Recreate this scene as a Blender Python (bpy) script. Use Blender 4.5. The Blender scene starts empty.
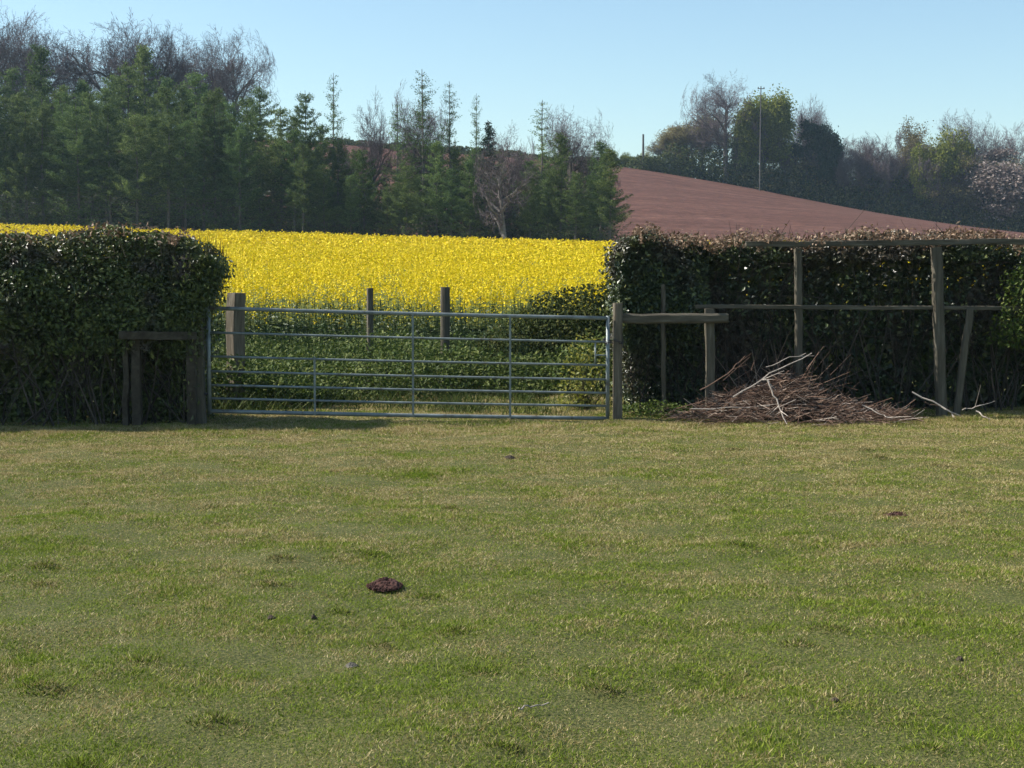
import bpy, math, numpy as np
from math import radians as R
S = bpy.context.scene
COL = S.collection
rng = np.random.default_rng(11)
F, PX0, PY0, HOR, EYE = 1500.0, 512.0, 384.0, 271.0, 1.6
PITCH = math.atan((PY0 - HOR) / F)
SUN_EL, SUN_BACK = R(43), R(10)          # sun stands to the left and a little beyond the hedge line
SUN = np.array([-math.cos(SUN_EL) * math.cos(SUN_BACK), math.cos(SUN_EL) * math.sin(SUN_BACK), math.sin(SUN_EL)])

def at(px, py, Y):
    x, y = (px - PX0) / F, (PY0 - py) / F
    c, s = math.cos(PITCH), math.sin(PITCH)
    d = np.array([x, y * s + c, y * c - s])
    return d * (Y / d[1]) + np.array([0, 0, EYE])

# ------------------------------------------------------------------ mesh helpers
def norm(v):
    v = np.asarray(v, float)
    return v / np.maximum(np.linalg.norm(v, axis=-1, keepdims=True), 1e-9)

class MB:
    """collects vertices and faces, links them as one mesh object"""
    def __init__(self): self.v = []; self.q = []; self.t = []; self.qm = []; self.tm = []; self.n = 0
    def add(self, v, quads=None, tris=None, mat=0):
        v = np.asarray(v, np.float32).reshape(-1, 3)
        if quads is not None and len(quads):
            q = np.asarray(quads, np.int64).reshape(-1, 4) + self.n; self.q.append(q); self.qm.append(np.full(len(q), mat))
        if tris is not None and len(tris):
            t = np.asarray(tris, np.int64).reshape(-1, 3) + self.n; self.t.append(t); self.tm.append(np.full(len(t), mat))
        self.v.append(v); self.n += len(v); return self
    def mesh(self, name, mats, origin=(0, 0, 0), smooth=False):
        v = np.concatenate(self.v) - np.asarray(origin, np.float32)
        me = bpy.data.meshes.new(name)
        q = np.concatenate(self.q) if self.q else np.zeros((0, 4), np.int64)
        t = np.concatenate(self.t) if self.t else np.zeros((0, 3), np.int64)
        me.vertices.add(len(v)); me.vertices.foreach_set('co', v.astype(np.float32).ravel())
        nl = q.size + t.size
        me.loops.add(nl); me.loops.foreach_set('vertex_index', np.concatenate([q.ravel(), t.ravel()]).astype(np.int32))
        me.polygons.add(len(q) + len(t))
        st = np.concatenate([np.arange(len(q)) * 4, q.size + np.arange(len(t)) * 3]).astype(np.int32)
        me.polygons.foreach_set('loop_start', st)
        mi = np.concatenate(self.qm + self.tm).astype(np.int32) if (self.qm or self.tm) else np.zeros(0, np.int32)
        me.polygons.foreach_set('material_index', mi)
        me.polygons.foreach_set('use_smooth', np.full(len(mi), smooth))
        for m in (mats if isinstance(mats, (list, tuple)) else [mats]): me.materials.append(m)
        me.update(calc_edges=True); me.validate()
        return me
    def build(self, name, mats, parent=None, origin=None, smooth=False):
        off = np.zeros(3); p = parent
        while p is not None: off += np.array(p.location); p = p.parent
        if parent is None and origin is not None: off = np.asarray(origin, float)
        o = bpy.data.objects.new(name, self.mesh(name, mats, off, smooth)); COL.objects.link(o)
        if parent is not None: o.parent = parent
        elif origin is not None: o.location = tuple(float(a) for a in origin)
        return o

def prisms(mb, p0, p1, r0, r1, sides=3, mat=0, caps=False):
    p0 = np.atleast_2d(p0).astype(float); p1 = np.atleast_2d(p1).astype(float); n = len(p0)
    r0 = np.broadcast_to(np.asarray(r0, float), (n,)); r1 = np.broadcast_to(np.asarray(r1, float), (n,))
    d = norm(p1 - p0)
    h = np.where(np.abs(d[:, 2:3]) < 0.9, np.array([[0, 0, 1.0]]), np.array([[1.0, 0, 0]]))
    a = norm(np.cross(d, h)); b = np.cross(d, a)
    ang = np.arange(sides) * 2 * math.pi / sides
    ring = a[:, None, :] * np.cos(ang)[None, :, None] + b[:, None, :] * np.sin(ang)[None, :, None]
    v = np.concatenate([p0[:, None] + ring * r0[:, None, None], p1[:, None] + ring * r1[:, None, None]], 1)
    base = (np.arange(n) * 2 * sides)[:, None]
    i = np.arange(sides); j = (i + 1) % sides
    f = np.stack([i, j, j + sides, i + sides], 1)
    quads = (base[:, :, None] + f[None]).reshape(-1, 4)
    tr = []
    if caps:
        for k in range(1, sides - 1):
            tr.append(np.stack([base[:, 0], base[:, 0] + k + 1, base[:, 0] + k], 1))
            tr.append(np.stack([base[:, 0] + sides, base[:, 0] + sides + k, base[:, 0] + sides + k + 1], 1))
        tr = np.concatenate(tr)
    mb.add(v.reshape(-1, 3), quads, tr if caps else None, mat)

def tube(mb, pts, rad, sides=8, mat=0, jitter=0.0, seed=0, caps=True):
    pts = np.asarray(pts, float); n = len(pts); rad = np.broadcast_to(np.asarray(rad, float), (n,))
    d = norm(np.gradient(pts, axis=0)); g = np.random.default_rng(seed)
    h = np.array([0, 0, 1.0]) if abs(d[0, 2]) < .9 else np.array([1.0, 0, 0])
    a = norm(np.cross(d, h)); b = np.cross(d, a)
    ang = np.arange(sides) * 2 * math.pi / sides
    prof = 1 + g.normal(0, jitter, (1, sides)) + g.normal(0, jitter * .4, (n, sides))
    v = pts[:, None] + (a[:, None] * np.cos(ang)[None, :, None] + b[:, None] * np.sin(ang)[None, :, None]) * (rad[:, None] * prof)[..., None]
    i = np.arange(sides); j = (i + 1) % sides
    q = np.concatenate([np.stack([k * sides + i, k * sides + j, (k + 1) * sides + j, (k + 1) * sides + i], 1) for k in range(n - 1)])
    vv = np.concatenate([v.reshape(-1, 3), pts[:1], pts[-1:]])
    t = None
    if caps:
        m = n * sides
        t = np.concatenate([np.stack([np.full(sides, m), j, i], 1), np.stack([np.full(sides, m + 1), (n - 1) * sides + i, (n - 1) * sides + j], 1)])
    mb.add(vv, q, t, mat)

def plank(mb, p0, p1, w, h, bev=.006, sag=0, n=7, seed=0, rough=.004, rot=0):
    """a sawn timber from p0 to p1, section w (horizontal) by h, chamfered edges, slightly uneven"""
    p0 = np.asarray(p0, float); p1 = np.asarray(p1, float); d = norm(p1 - p0); g = np.random.default_rng(seed)
    up = np.array([0, 0, 1.0]) if abs(d[2]) < .9 else np.array([0, 1.0, 0])
    a = norm(np.cross(d, up)); b = np.cross(a, d); a, b = a * math.cos(rot) + b * math.sin(rot), b * math.cos(rot) - a * math.sin(rot)
    sec = [(-w/2+bev, -h/2), (w/2-bev, -h/2), (w/2, -h/2+bev), (w/2, h/2-bev), (w/2-bev, h/2), (-w/2+bev, h/2), (-w/2, h/2-bev), (-w/2, -h/2+bev)]
    m = len(sec); V = []
    for k in range(n):
        t = k / (n - 1); c = p0 + (p1 - p0) * t - np.array([0, 0, 1]) * sag * 4 * t * (1 - t) + g.normal(0, rough, 3)
        for x, y in sec: V.append(c + a * (x + g.normal(0, rough * .5)) + b * (y + g.normal(0, rough * .5)))
    i = np.arange(m); j = (i + 1) % m
    q = np.concatenate([np.stack([k*m+i, k*m+j, (k+1)*m+j, (k+1)*m+i], 1) for k in range(n - 1)])
    V += [p0, p1]; e = n * m
    t = np.concatenate([np.stack([np.full(m, e), j, i], 1), np.stack([np.full(m, e + 1), (n-1)*m+i, (n-1)*m+j], 1)])
    mb.add(np.array(V), q, t)

def cards(mb, c, nrm, ax, L, W, fold=0.15, mat=0):
    """folded diamond leaves"""
    c = np.asarray(c, float); k = len(c)
    nrm = norm(nrm); ax = norm(ax - nrm * np.sum(ax * nrm, 1, keepdims=True)); b = np.cross(nrm, ax)
    L = np.broadcast_to(np.asarray(L, float), (k,))[:, None]; W = np.broadcast_to(np.asarray(W, float), (k,))[:, None]
    f = nrm * W * fold
    v = np.stack([c - ax * L / 2, c + b * W / 2 + f, c + ax * L / 2, c - b * W / 2 + f], 1)
    mb.add(v.reshape(-1, 3), np.arange(4 * k).reshape(-1, 4), None, mat)

def randdir(g, n): return norm(g.normal(size=(n, 3)))

def wav(p, scale, seed=0, oct=3):
    """smooth pseudo noise about -1..1 from sums of sines"""
    g = np.random.default_rng(seed); p = np.asarray(p, float); out = 0; amp = 1; tot = 0
    for o in range(oct):
        for k in range(5):
            d = g.normal(size=p.shape[-1]); d /= np.linalg.norm(d)
            out = out + amp * np.sin((p @ d) * scale * (2 ** o) * g.uniform(.7, 1.4) + g.uniform(0, 6.28)); tot += amp * .5
        amp *= .55
    return out / tot

# ------------------------------------------------------------------ materials
def new_mat(name):
    m = bpy.data.materials.new(name); m.use_nodes = True
    nt = m.node_tree; nt.nodes.clear()
    return m, nt, nt.nodes.new, nt.links.new
def ramp(nt, stops):
    r = nt.nodes.new('ShaderNodeValToRGB'); e = r.color_ramp.elements
    while len(e) < len(stops): e.new(.5)
    for k, (p, c) in enumerate(stops): e[k].position = p; e[k].color = (*c, 1)
    return r
def noise(nt, scale, detail=3, coord='Object', rough=.6, vec=None):
    n = nt.nodes.new('ShaderNodeTexNoise'); n.inputs['Scale'].default_value = scale; n.inputs['Detail'].default_value = detail; n.inputs['Roughness'].default_value = rough
    if vec is None: vec = nt.nodes.new('ShaderNodeTexCoord').outputs[coord]
    nt.links.new(vec, n.inputs['Vector']); return n
def geo_pos(nt): return nt.nodes.new('ShaderNodeNewGeometry').outputs['Position']
def mix(nt, a, b, f, mode='MIX'):
    n = nt.nodes.new('ShaderNodeMix'); n.data_type = 'RGBA'; n.blend_type = mode
    if isinstance(f, (int, float)): n.inputs[0].default_value = f
    else: nt.links.new(f, n.inputs[0])
    for s, k in ((a, 6), (b, 7)):
        if isinstance(s, tuple): n.inputs[k].default_value = (*s, 1)
        else: nt.links.new(s, n.inputs[k])
    return n.outputs[2]
def leaf_mat(name, stops, patch=None, patch_scale=1.2, patch_lo=.45, patch_hi=.6, rough=.5, transl=.3, spec=.3, objvar=0.0):
    m, nt, N, Lk = new_mat(name)
    rnd = N('ShaderNodeNewGeometry').outputs['Random Per Island']
    r = ramp(nt, stops); Lk(rnd, r.inputs[0]); col = r.outputs[0]
    if patch:
        n = noise(nt, patch_scale, 3, vec=geo_pos(nt)); pr = ramp(nt, [(patch_lo, (0, 0, 0)), (patch_hi, (1, 1, 1))]); Lk(n.outputs[0], pr.inputs[0])
        r2 = ramp(nt, patch); Lk(rnd, r2.inputs[0]); col = mix(nt, col, r2.outputs[0], pr.outputs[0])
    if objvar:
        oi = N('ShaderNodeObjectInfo'); hs = N('ShaderNodeHueSaturation')
        mr = N('ShaderNodeMapRange'); mr.inputs[3].default_value = 1 - objvar; mr.inputs[4].default_value = 1 + objvar
        Lk(oi.outputs['Random'], mr.inputs[0]); Lk(mr.outputs[0], hs.inputs['Value'])
        mh = N('ShaderNodeMapRange'); mh.inputs[3].default_value = .5 - objvar * .07; mh.inputs[4].default_value = .5 + objvar * .05
        wn = N('ShaderNodeTexWhiteNoise'); wn.noise_dimensions = '1D'; Lk(oi.outputs['Random'], wn.inputs['W']); Lk(wn.outputs[0], mh.inputs[0]); Lk(mh.outputs[0], hs.inputs['Hue'])
        Lk(col, hs.inputs['Color']); col = hs.outputs[0]
    b = N('ShaderNodeBsdfPrincipled'); b.inputs['Roughness'].default_value = rough; b.inputs['Specular IOR Level'].default_value = spec
    Lk(col, b.inputs['Base Color']); t = N('ShaderNodeBsdfTranslucent'); Lk(col, t.inputs['Color'])
    ms = N('ShaderNodeMixShader'); ms.inputs[0].default_value = transl; Lk(b.outputs[0], ms.inputs[1]); Lk(t.outputs[0], ms.inputs[2])
    o = N('ShaderNodeOutputMaterial'); Lk(ms.outputs[0], o.inputs['Surface'])
    return m
def surf_mat(name, stops, scale=4, detail=4, rough=.85, spec=.2, metallic=0, bump=0, bscale=20, stretch=None, coord='Object', stops2=None, scale2=1, island=False):
    m, nt, N, Lk = new_mat(name)
    vec = N('ShaderNodeTexCoord').outputs[coord] if coord != 'World' else geo_pos(nt)
    if stretch:
        mp = N('ShaderNodeMapping'); mp.inputs['Scale'].default_value = stretch; Lk(vec, mp.inputs[0]); vec = mp.outputs[0]
    n = noise(nt, scale, detail, vec=vec); r = ramp(nt, stops)
    if island: Lk(N('ShaderNodeNewGeometry').outputs['Random Per Island'], r.inputs[0])
    else: Lk(n.outputs[0], r.inputs[0])
    col = r.outputs[0]
    if stops2:
        n2 = noise(nt, scale2, 4, vec=vec); r2 = ramp(nt, stops2); Lk(n2.outputs[0], r2.inputs[0]); col = mix(nt, col, r2.outputs[0], 1.0, 'MULTIPLY')
    b = N('ShaderNodeBsdfPrincipled'); b.inputs['Roughness'].default_value = rough; b.inputs['Specular IOR Level'].default_value = spec; b.inputs['Metallic'].default_value = metallic
    Lk(col, b.inputs['Base Color'])
    if bump:
        n3 = noise(nt, bscale, 4, vec=vec); bp = N('ShaderNodeBump'); bp.inputs['Strength'].default_value = bump; bp.inputs['Distance'].default_value = .02
        Lk(n3.outputs[0], bp.inputs['Height']); Lk(bp.outputs[0], b.inputs['Normal'])
    o = N('ShaderNodeOutputMaterial'); Lk(b.outputs[0], o.inputs['Surface'])
    return m

M = {}
M['turf'] = surf_mat('turf', [(.35, (.03, .035, .008)), (.5, (.065, .075, .016)), (.65, (.13, .115, .04))], scale=70, coord='World', bump=.8, bscale=60)
M['soil'] = surf_mat('crop_soil', [(.3, (.05, .04, .02)), (.7, (.09, .07, .04))], scale=3, coord='World')
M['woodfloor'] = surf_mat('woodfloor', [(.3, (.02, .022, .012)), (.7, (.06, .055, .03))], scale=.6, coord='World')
M['hillgrass'] = surf_mat('hillgrass', [(.3, (.06, .08, .02)), (.7, (.11, .12, .04))], scale=.1, coord='World')
# red ploughed soil
m, nt, N, Lk = new_mat('red_soil'); M['redsoil'] = m
pos = geo_pos(nt)
mp = N('ShaderNodeMapping'); mp.inputs['Rotation'].default_value = (0, 0, R(-24)); mp.inputs['Scale'].default_value = (.12, 1, 1); Lk(pos, mp.inputs[0])
n1 = noise(nt, .5, 5, vec=mp.outputs[0], rough=.7); r1 = ramp(nt, [(.3, (.078, .036, .028)), (.55, (.12, .058, .045)), (.75, (.178, .092, .073))]); Lk(n1.outputs[0], r1.inputs[0])
n2 = noise(nt, .9, 7, vec=pos, rough=.8); r2 = ramp(nt, [(.3, (.5, .5, .5)), (.68, (1.3, 1.27, 1.24))]); Lk(n2.outputs[0], r2.inputs[0])
b = N('ShaderNodeBsdfPrincipled'); b.inputs['Roughness'].default_value = .95; b.inputs['Specular IOR Level'].default_value = .1
Lk(mix(nt, r1.outputs[0], r2.outputs[0], 1.0, 'MULTIPLY'), b.inputs['Base Color'])
bp = N('ShaderNodeBump'); bp.inputs['Strength'].default_value = .8; bp.inputs['Distance'].default_value = .3; Lk(n2.outputs[0], bp.inputs['Height']); Lk(bp.outputs[0], b.inputs['Normal'])
o = N('ShaderNodeOutputMaterial'); Lk(b.outputs[0], o.inputs['Surface'])
# pasture grass: green blades with straw, drier towards the gate
m, nt, N, Lk = new_mat('grass_blades'); M['grass'] = m
pos = geo_pos(nt); rnd = N('ShaderNodeNewGeometry').outputs['Random Per Island']
g1 = ramp(nt, [(0, (.055, .098, .007)), (.45, (.13, .19, .016)), (.8, (.22, .275, .03)), (1, (.31, .34, .06))]); Lk(rnd, g1.inputs[0])
g2 = ramp(nt, [(0, (.17, .13, .04)), (.5, (.35, .275, .115)), (1, (.60, .50, .29))]); Lk(rnd, g2.inputs[0])
mp = N('ShaderNodeMapping'); mp.inputs['Scale'].default_value = (.6, 1, 1); Lk(pos, mp.inputs[0])
na = noise(nt, 1.5, 6, vec=mp.outputs[0], rough=.72); nb = noise(nt, 5, 4, vec=pos)
sx = N('ShaderNodeSeparateXYZ'); Lk(pos, sx.inputs[0])
my = N('ShaderNodeMapRange'); my.inputs[1].default_value = 6.5; my.inputs[2].default_value = 13.5; my.inputs[3].default_value = -.06; my.inputs[4].default_value = .20; Lk(sx.outputs[1], my.inputs[0])
def math_(op, a, b):
    n = nt.nodes.new('ShaderNodeMath'); n.operation = op
    for k, s in enumerate((a, b)):
        if isinstance(s, (int, float)): n.inputs[k].default_value = s
        else: nt.links.new(s, n.inputs[k])
    return n.outputs[0]
wn = N('ShaderNodeTexWhiteNoise'); wn.noise_dimensions = '1D'; Lk(rnd, wn.inputs['W'])
f = math_('ADD', math_('ADD', math_('ADD', math_('MULTIPLY', math_('SUBTRACT', na.outputs[0], .5), 1.7), .5), my.outputs[0]), math_('MULTIPLY', math_('SUBTRACT', nb.outputs[0], .5), 1.1))
f = math_('ADD', f, math_('MULTIPLY', math_('SUBTRACT', wn.outputs[0], .5), .6))
fr = ramp(nt, [(.52, (0, 0, 0)), (.64, (1, 1, 1))]); Lk(f, fr.inputs[0])
col = mix(nt, g1.outputs[0], g2.outputs[0], fr.outputs[0])
b = N('ShaderNodeBsdfPrincipled'); b.inputs['Roughness'].default_value = .6; b.inputs['Specular IOR Level'].default_value = .06; Lk(col, b.inputs['Base Color'])
t = N('ShaderNodeBsdfTranslucent'); Lk(col, t.inputs['Color']); ms = N('ShaderNodeMixShader'); ms.inputs[0].default_value = .3
Lk(b.outputs[0], ms.inputs[1]); Lk(t.outputs[0], ms.inputs[2]); o = N('ShaderNodeOutputMaterial'); Lk(ms.outputs[0], o.inputs['Surface'])

M['tussock'] = leaf_mat('tussock_blades', [(0, (.035, .045, .010)), (.6, (.075, .085, .022)), (1, (.22, .18, .08))], rough=.7, transl=.2, spec=.05)
M['petal'] = leaf_mat('rape_petal', [(0, (.50, .36, .006)), (.4, (.68, .51, .008)), (1, (.80, .65, .015))], rough=.6, transl=.25, spec=.15)
M['rapeleaf'] = leaf_mat('rape_leaf', [(0, (.03, .055, .014)), (.6, (.065, .10, .028)), (1, (.14, .17, .06))], rough=.5, transl=.2)
M['rapemass'] = surf_mat('rape_canopy', [(.35, (.04, .06, .01)), (.6, (.13, .13, .01)), (.75, (.28, .24, .01))], scale=6, coord='World')
M['hedgeleaf'] = leaf_mat('hedge_leaf', [(0, (.028, .040, .010)), (.5, (.065, .088, .018)), (.85, (.12, .145, .034)), (1, (.19, .20, .06))],
                          patch=[(0, (.045, .035, .03)), (.6, (.09, .062, .06)), (1, (.17, .13, .115))], patch_scale=1.6, patch_lo=.58, patch_hi=.70, rough=.46, transl=.12, spec=.4)
M['ivyleaf'] = leaf_mat('holly_leaf', [(0, (.018, .030, .010)), (.6, (.042, .062, .018)), (.9, (.09, .115, .03)), (1, (.20, .20, .06))],
                        patch=[(0, (.03, .026, .016)), (.6, (.07, .055, .035)), (1, (.14, .11, .07))], patch_scale=1.3, patch_lo=.47, patch_hi=.62, rough=.40, transl=.08, spec=.5)
M['deadleaf'] = leaf_mat('dead_leaf', [(0, (.10, .06, .035)), (.5, (.20, .13, .085)), (1, (.38, .28, .20))], rough=.7, transl=.15, spec=.1)
M['weedleaf'] = leaf_mat('weed_leaf', [(0, (.035, .06, .009)), (.6, (.075, .11, .018)), (1, (.17, .19, .05))], rough=.6, transl=.25, spec=.15)
M['yellowleaf'] = leaf_mat('fresh_leaf', [(0, (.12, .14, .02)), (.6, (.22, .22, .035)), (1, (.34, .30, .07))], rough=.5, transl=.35)
M['brambleleaf'] = leaf_mat('bramble_leaf', [(0, (.025, .038, .010)), (.7, (.052, .066, .016)), (1, (.10, .10, .03))], rough=.65, transl=.25, spec=.08)
M['larch'] = leaf_mat('larch_needle', [(0, (.046, .078, .026)), (.6, (.100, .152, .046)), (1, (.20, .26, .085))], rough=.6, transl=.38, spec=.05, objvar=.28)
M['darkneedle'] = leaf_mat('dark_needle', [(0, (.010, .022, .014)), (.7, (.020, .040, .022)), (1, (.035, .06, .03))], rough=.6, transl=.08, spec=.15, objvar=.1)
M['spring'] = leaf_mat('spring_leaf', [(0, (.075, .10, .016)), (.6, (.155, .185, .032)), (1, (.27, .28, .06))], rough=.55, transl=.5, spec=.1, objvar=.2)
M['olive'] = leaf_mat('bud_leaf', [(0, (.11, .095, .038)), (.6, (.19, .165, .07)), (1, (.30, .26, .12))], rough=.6, transl=.45, spec=.1, objvar=.2)
M['blossom'] = leaf_mat('blossom', [(0, (.12, .09, .08)), (.6, (.24, .19, .17)), (1, (.42, .36, .33))], rough=.7, transl=.3, spec=.1)
M['bark'] = surf_mat('bark', [(.3, (.065, .055, .048)), (.7, (.15, .13, .115))], scale=5)
M['palebark'] = surf_mat('pale_bark', [(.3, (.12, .105, .095)), (.7, (.26, .23, .215))], scale=3)
M['twig'] = surf_mat('twig', [(0, (.075, .056, .062)), (1, (.16, .125, .13))], island=True)
M['hedgestem'] = surf_mat('hedge_stem', [(0, (.028, .022, .018)), (1, (.095, .075, .06))], island=True)
M['pilestick'] = surf_mat('pile_stick', [(0, (.045, .026, .018)), (.5, (.125, .072, .050)), (.85, (.24, .16, .115)), (1, (.44, .37, .31))], island=True, rough=.8)
M['palestick'] = surf_mat('pale_stick', [(.3, (.24, .20, .165)), (.7, (.44, .38, .33))], scale=9, bump=.3)
M['timber'] = surf_mat('weathered_timber', [(.3, (.065, .055, .040)), (.55, (.11, .095, .070)), (.75, (.18, .16, .125))], scale=5, stretch=(6, 6, .6), bump=.5, bscale=14)
M['rail'] = surf_mat('weathered_rail', [(.3, (.065, .055, .040)), (.55, (.11, .095, .070)), (.75, (.18, .16, .125))], scale=5, stretch=(.6, 6, 6), bump=.5, bscale=14)
M['palewood'] = surf_mat('bleached_timber', [(.3, (.20, .17, .135)), (.55, (.30, .265, .22)), (.75, (.42, .38, .33))], scale=5, stretch=(6, 6, .6), bump=.5, bscale=14)
M['brownwood'] = surf_mat('brown_timber', [(.3, (.085, .068, .048)), (.55, (.15, .125, .092)), (.75, (.25, .215, .165))], scale=5, stretch=(6, 6, .6), bump=.5, bscale=14)
M['shadewood'] = surf_mat('shaded_timber', [(.3, (.035, .028, .020)), (.55, (.06, .05, .036)), (.75, (.10, .086, .065))], scale=5, stretch=(3, 6, 3), bump=.5, bscale=14)  # weathered timber with the left hedge's shade put into its colour
M['galv'] = surf_mat('galvanised_steel', [(.3, (.13, .15, .15)), (.6, (.22, .245, .24)), (.75, (.32, .345, .34))], scale=7, rough=.5, spec=.5, metallic=.3, stops2=[(.3, (.62, .5, .42)), (.42, (.95, .95, .95)), (.7, (1.05, 1.05, 1.05))], scale2=11)
M['iron'] = surf_mat('dark_iron', [(.3, (.03, .03, .035)), (.7, (.08, .075, .075))], scale=8, rough=.6, metallic=.5)
M['molesoil'] = surf_mat('mole_soil', [(.3, (.035, .015, .012)), (.7, (.105, .047, .036))], scale=30, bump=1, bscale=60)
M['dung'] = surf_mat('dark_clod', [(.3, (.030, .022, .016)), (.7, (.075, .056, .04))], scale=30, bump=.6, bscale=60)
M['stone'] = surf_mat('grey_stone', [(.3, (.05, .045, .038)), (.7, (.13, .118, .10))], scale=14, bump=.5, bscale=40)
M['pole'] = surf_mat('pole_wood', [(.3, (.07, .063, .057)), (.7, (.12, .11, .10))], scale=2)

# ------------------------------------------------------------------ tagging
def tag(o, label, cat, group=None, kind=None):
    o['label'] = label; o['category'] = cat
    if group: o['group'] = group
    if kind: o['kind'] = kind
    return o
def thing(name, loc, label, cat, group=None):
    o = bpy.data.objects.new(name, None); COL.objects.link(o); o.location = tuple(float(a) for a in loc); o.empty_display_size = .2
    return tag(o, label, cat, group)
def dup(root, loc, rz=0, sc=(1, 1, 1)):
    r = root.copy(); COL.objects.link(r); r.location = tuple(float(a) for a in loc); r.rotation_euler = (0, 0, rz); r.scale = sc
    for k in ('label', 'category', 'group'):
        if k in r: del r[k]
    for ch in list(root.children):
        c = ch.copy(); COL.objects.link(c); c.parent = r
        for g in list(ch.children):
            d = g.copy(); COL.objects.link(d); d.parent = c
    return r

# ------------------------------------------------------------------ terrain
RY = 220.0
def ridge_py(px): return np.interp(px, [-900, 0, 300, 385, 500, 625, 740, 850, 985, 1200, 1700], [115, 130, 142, 150, 158, 168, 187, 209, 236, 250, 258])
def ground(X, Y):
    X = np.asarray(X, float); Y = np.asarray(Y, float)
    s = .031 + .012 * np.clip(-X / 34, -.2, 1.2)
    z = s * np.clip(Y - 24, 0, 96)
    zr = EYE + (HOR - ridge_py(PX0 + F * X / RY)) / F * RY
    t = np.clip((Y - 120) / (RY - 120), 0, 1)
    z = z + (zr - z) * t * np.clip(1 - 0, 0, 1)
    z = z - np.clip(Y - RY, 0, 400) * .008
    return z
HUM = []                      # little hummocks in the pasture: x, y, radius, height
_g = np.random.default_rng(77)
for _px, _py in ((455, 634), (378, 643), (425, 592), (370, 554), (600, 690), (215, 722), (505, 752), (40, 692), (830, 630), (740, 547), (45, 570), (930, 752), (880, 460)):
    _q = at(_px, _py, 1.0); _k = EYE / (EYE - _q[2]); HUM.append((_k * _q[0], _k, _g.uniform(.03, .062), _g.uniform(.018, .034)))
for _y in 4.6 + 10.3 * _g.random(26) ** .8: HUM.append(((_g.random() * 2 - 1) * .42 * _y, _y, _g.uniform(.022, .055), _g.uniform(.008, .022)))
def turf_z(X, Y):
    X = np.asarray(X, float); Y = np.asarray(Y, float)
    P = np.stack([X, Y], -1)
    a = wav(P, .8, 3) * .02 + wav(P, 4.0, 4, 3) * .022
    a = a * np.clip((24 - Y) / 5, 0, 1)
    for hx, hy, hr, hh in HUM: a = a + hh * np.exp(-np.minimum(((X - hx) ** 2 / 1.6 + (Y - hy) ** 2) / (2 * hr * hr), 50))
    return a
def gridmesh(name, xs, ys, zf, mat, label, cat, kind='structure', mask=None):
    X, Y = np.meshgrid(xs, ys); Z = zf(X, Y); n = len(xs)
    v = np.stack([X, Y, Z], -1).reshape(-1, 3)
    i, j = np.meshgrid(np.arange(len(xs) - 1), np.arange(len(ys) - 1)); a = (j * n + i).ravel()
    q = np.stack([a, a + 1, a + 1 + n, a + n], 1)
    if mask is not None:
        cx = v[q].mean(1); q = q[mask(cx[:, 0], cx[:, 1])]
    mb = MB(); mb.add(v, q); return tag(mb.build(name, mat, smooth=True), label, cat, kind=kind)

xa = np.concatenate([np.linspace(-200, -12, 30), np.linspace(-11.9, 11.9, 320), np.linspace(12, 200, 30)])
ya = np.concatenate([np.linspace(-40, 2, 12), np.linspace(2.1, 24, 300)])
gridmesh('pasture', xa, ya, lambda x, y: ground(x, y) + turf_z(x, y), M['turf'], 'short rough pasture turf in front of the gate and hedges', 'pasture')
xb = np.linspace(-200, 200, 161)
gridmesh('crop_soil', xb, np.linspace(24, 106, 60), ground, M['soil'], 'brown field soil under the yellow flowering crop', 'field')
xc = np.linspace(-460, 460, 185); yc = np.linspace(106, RY, 40)
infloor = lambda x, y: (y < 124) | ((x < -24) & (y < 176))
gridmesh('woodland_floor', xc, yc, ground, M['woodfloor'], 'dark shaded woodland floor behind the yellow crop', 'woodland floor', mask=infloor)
gridmesh('ploughed_hill', xc, yc, ground, M['redsoil'], 'bare red ploughed hillside sloping down to the right', 'ploughed field', mask=lambda x, y: ~infloor(x, y))
gridmesh('far_hill', xc, np.linspace(RY, 640, 40), ground, M['hillgrass'], 'green land beyond the crest of the red hill', 'hill')

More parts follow.
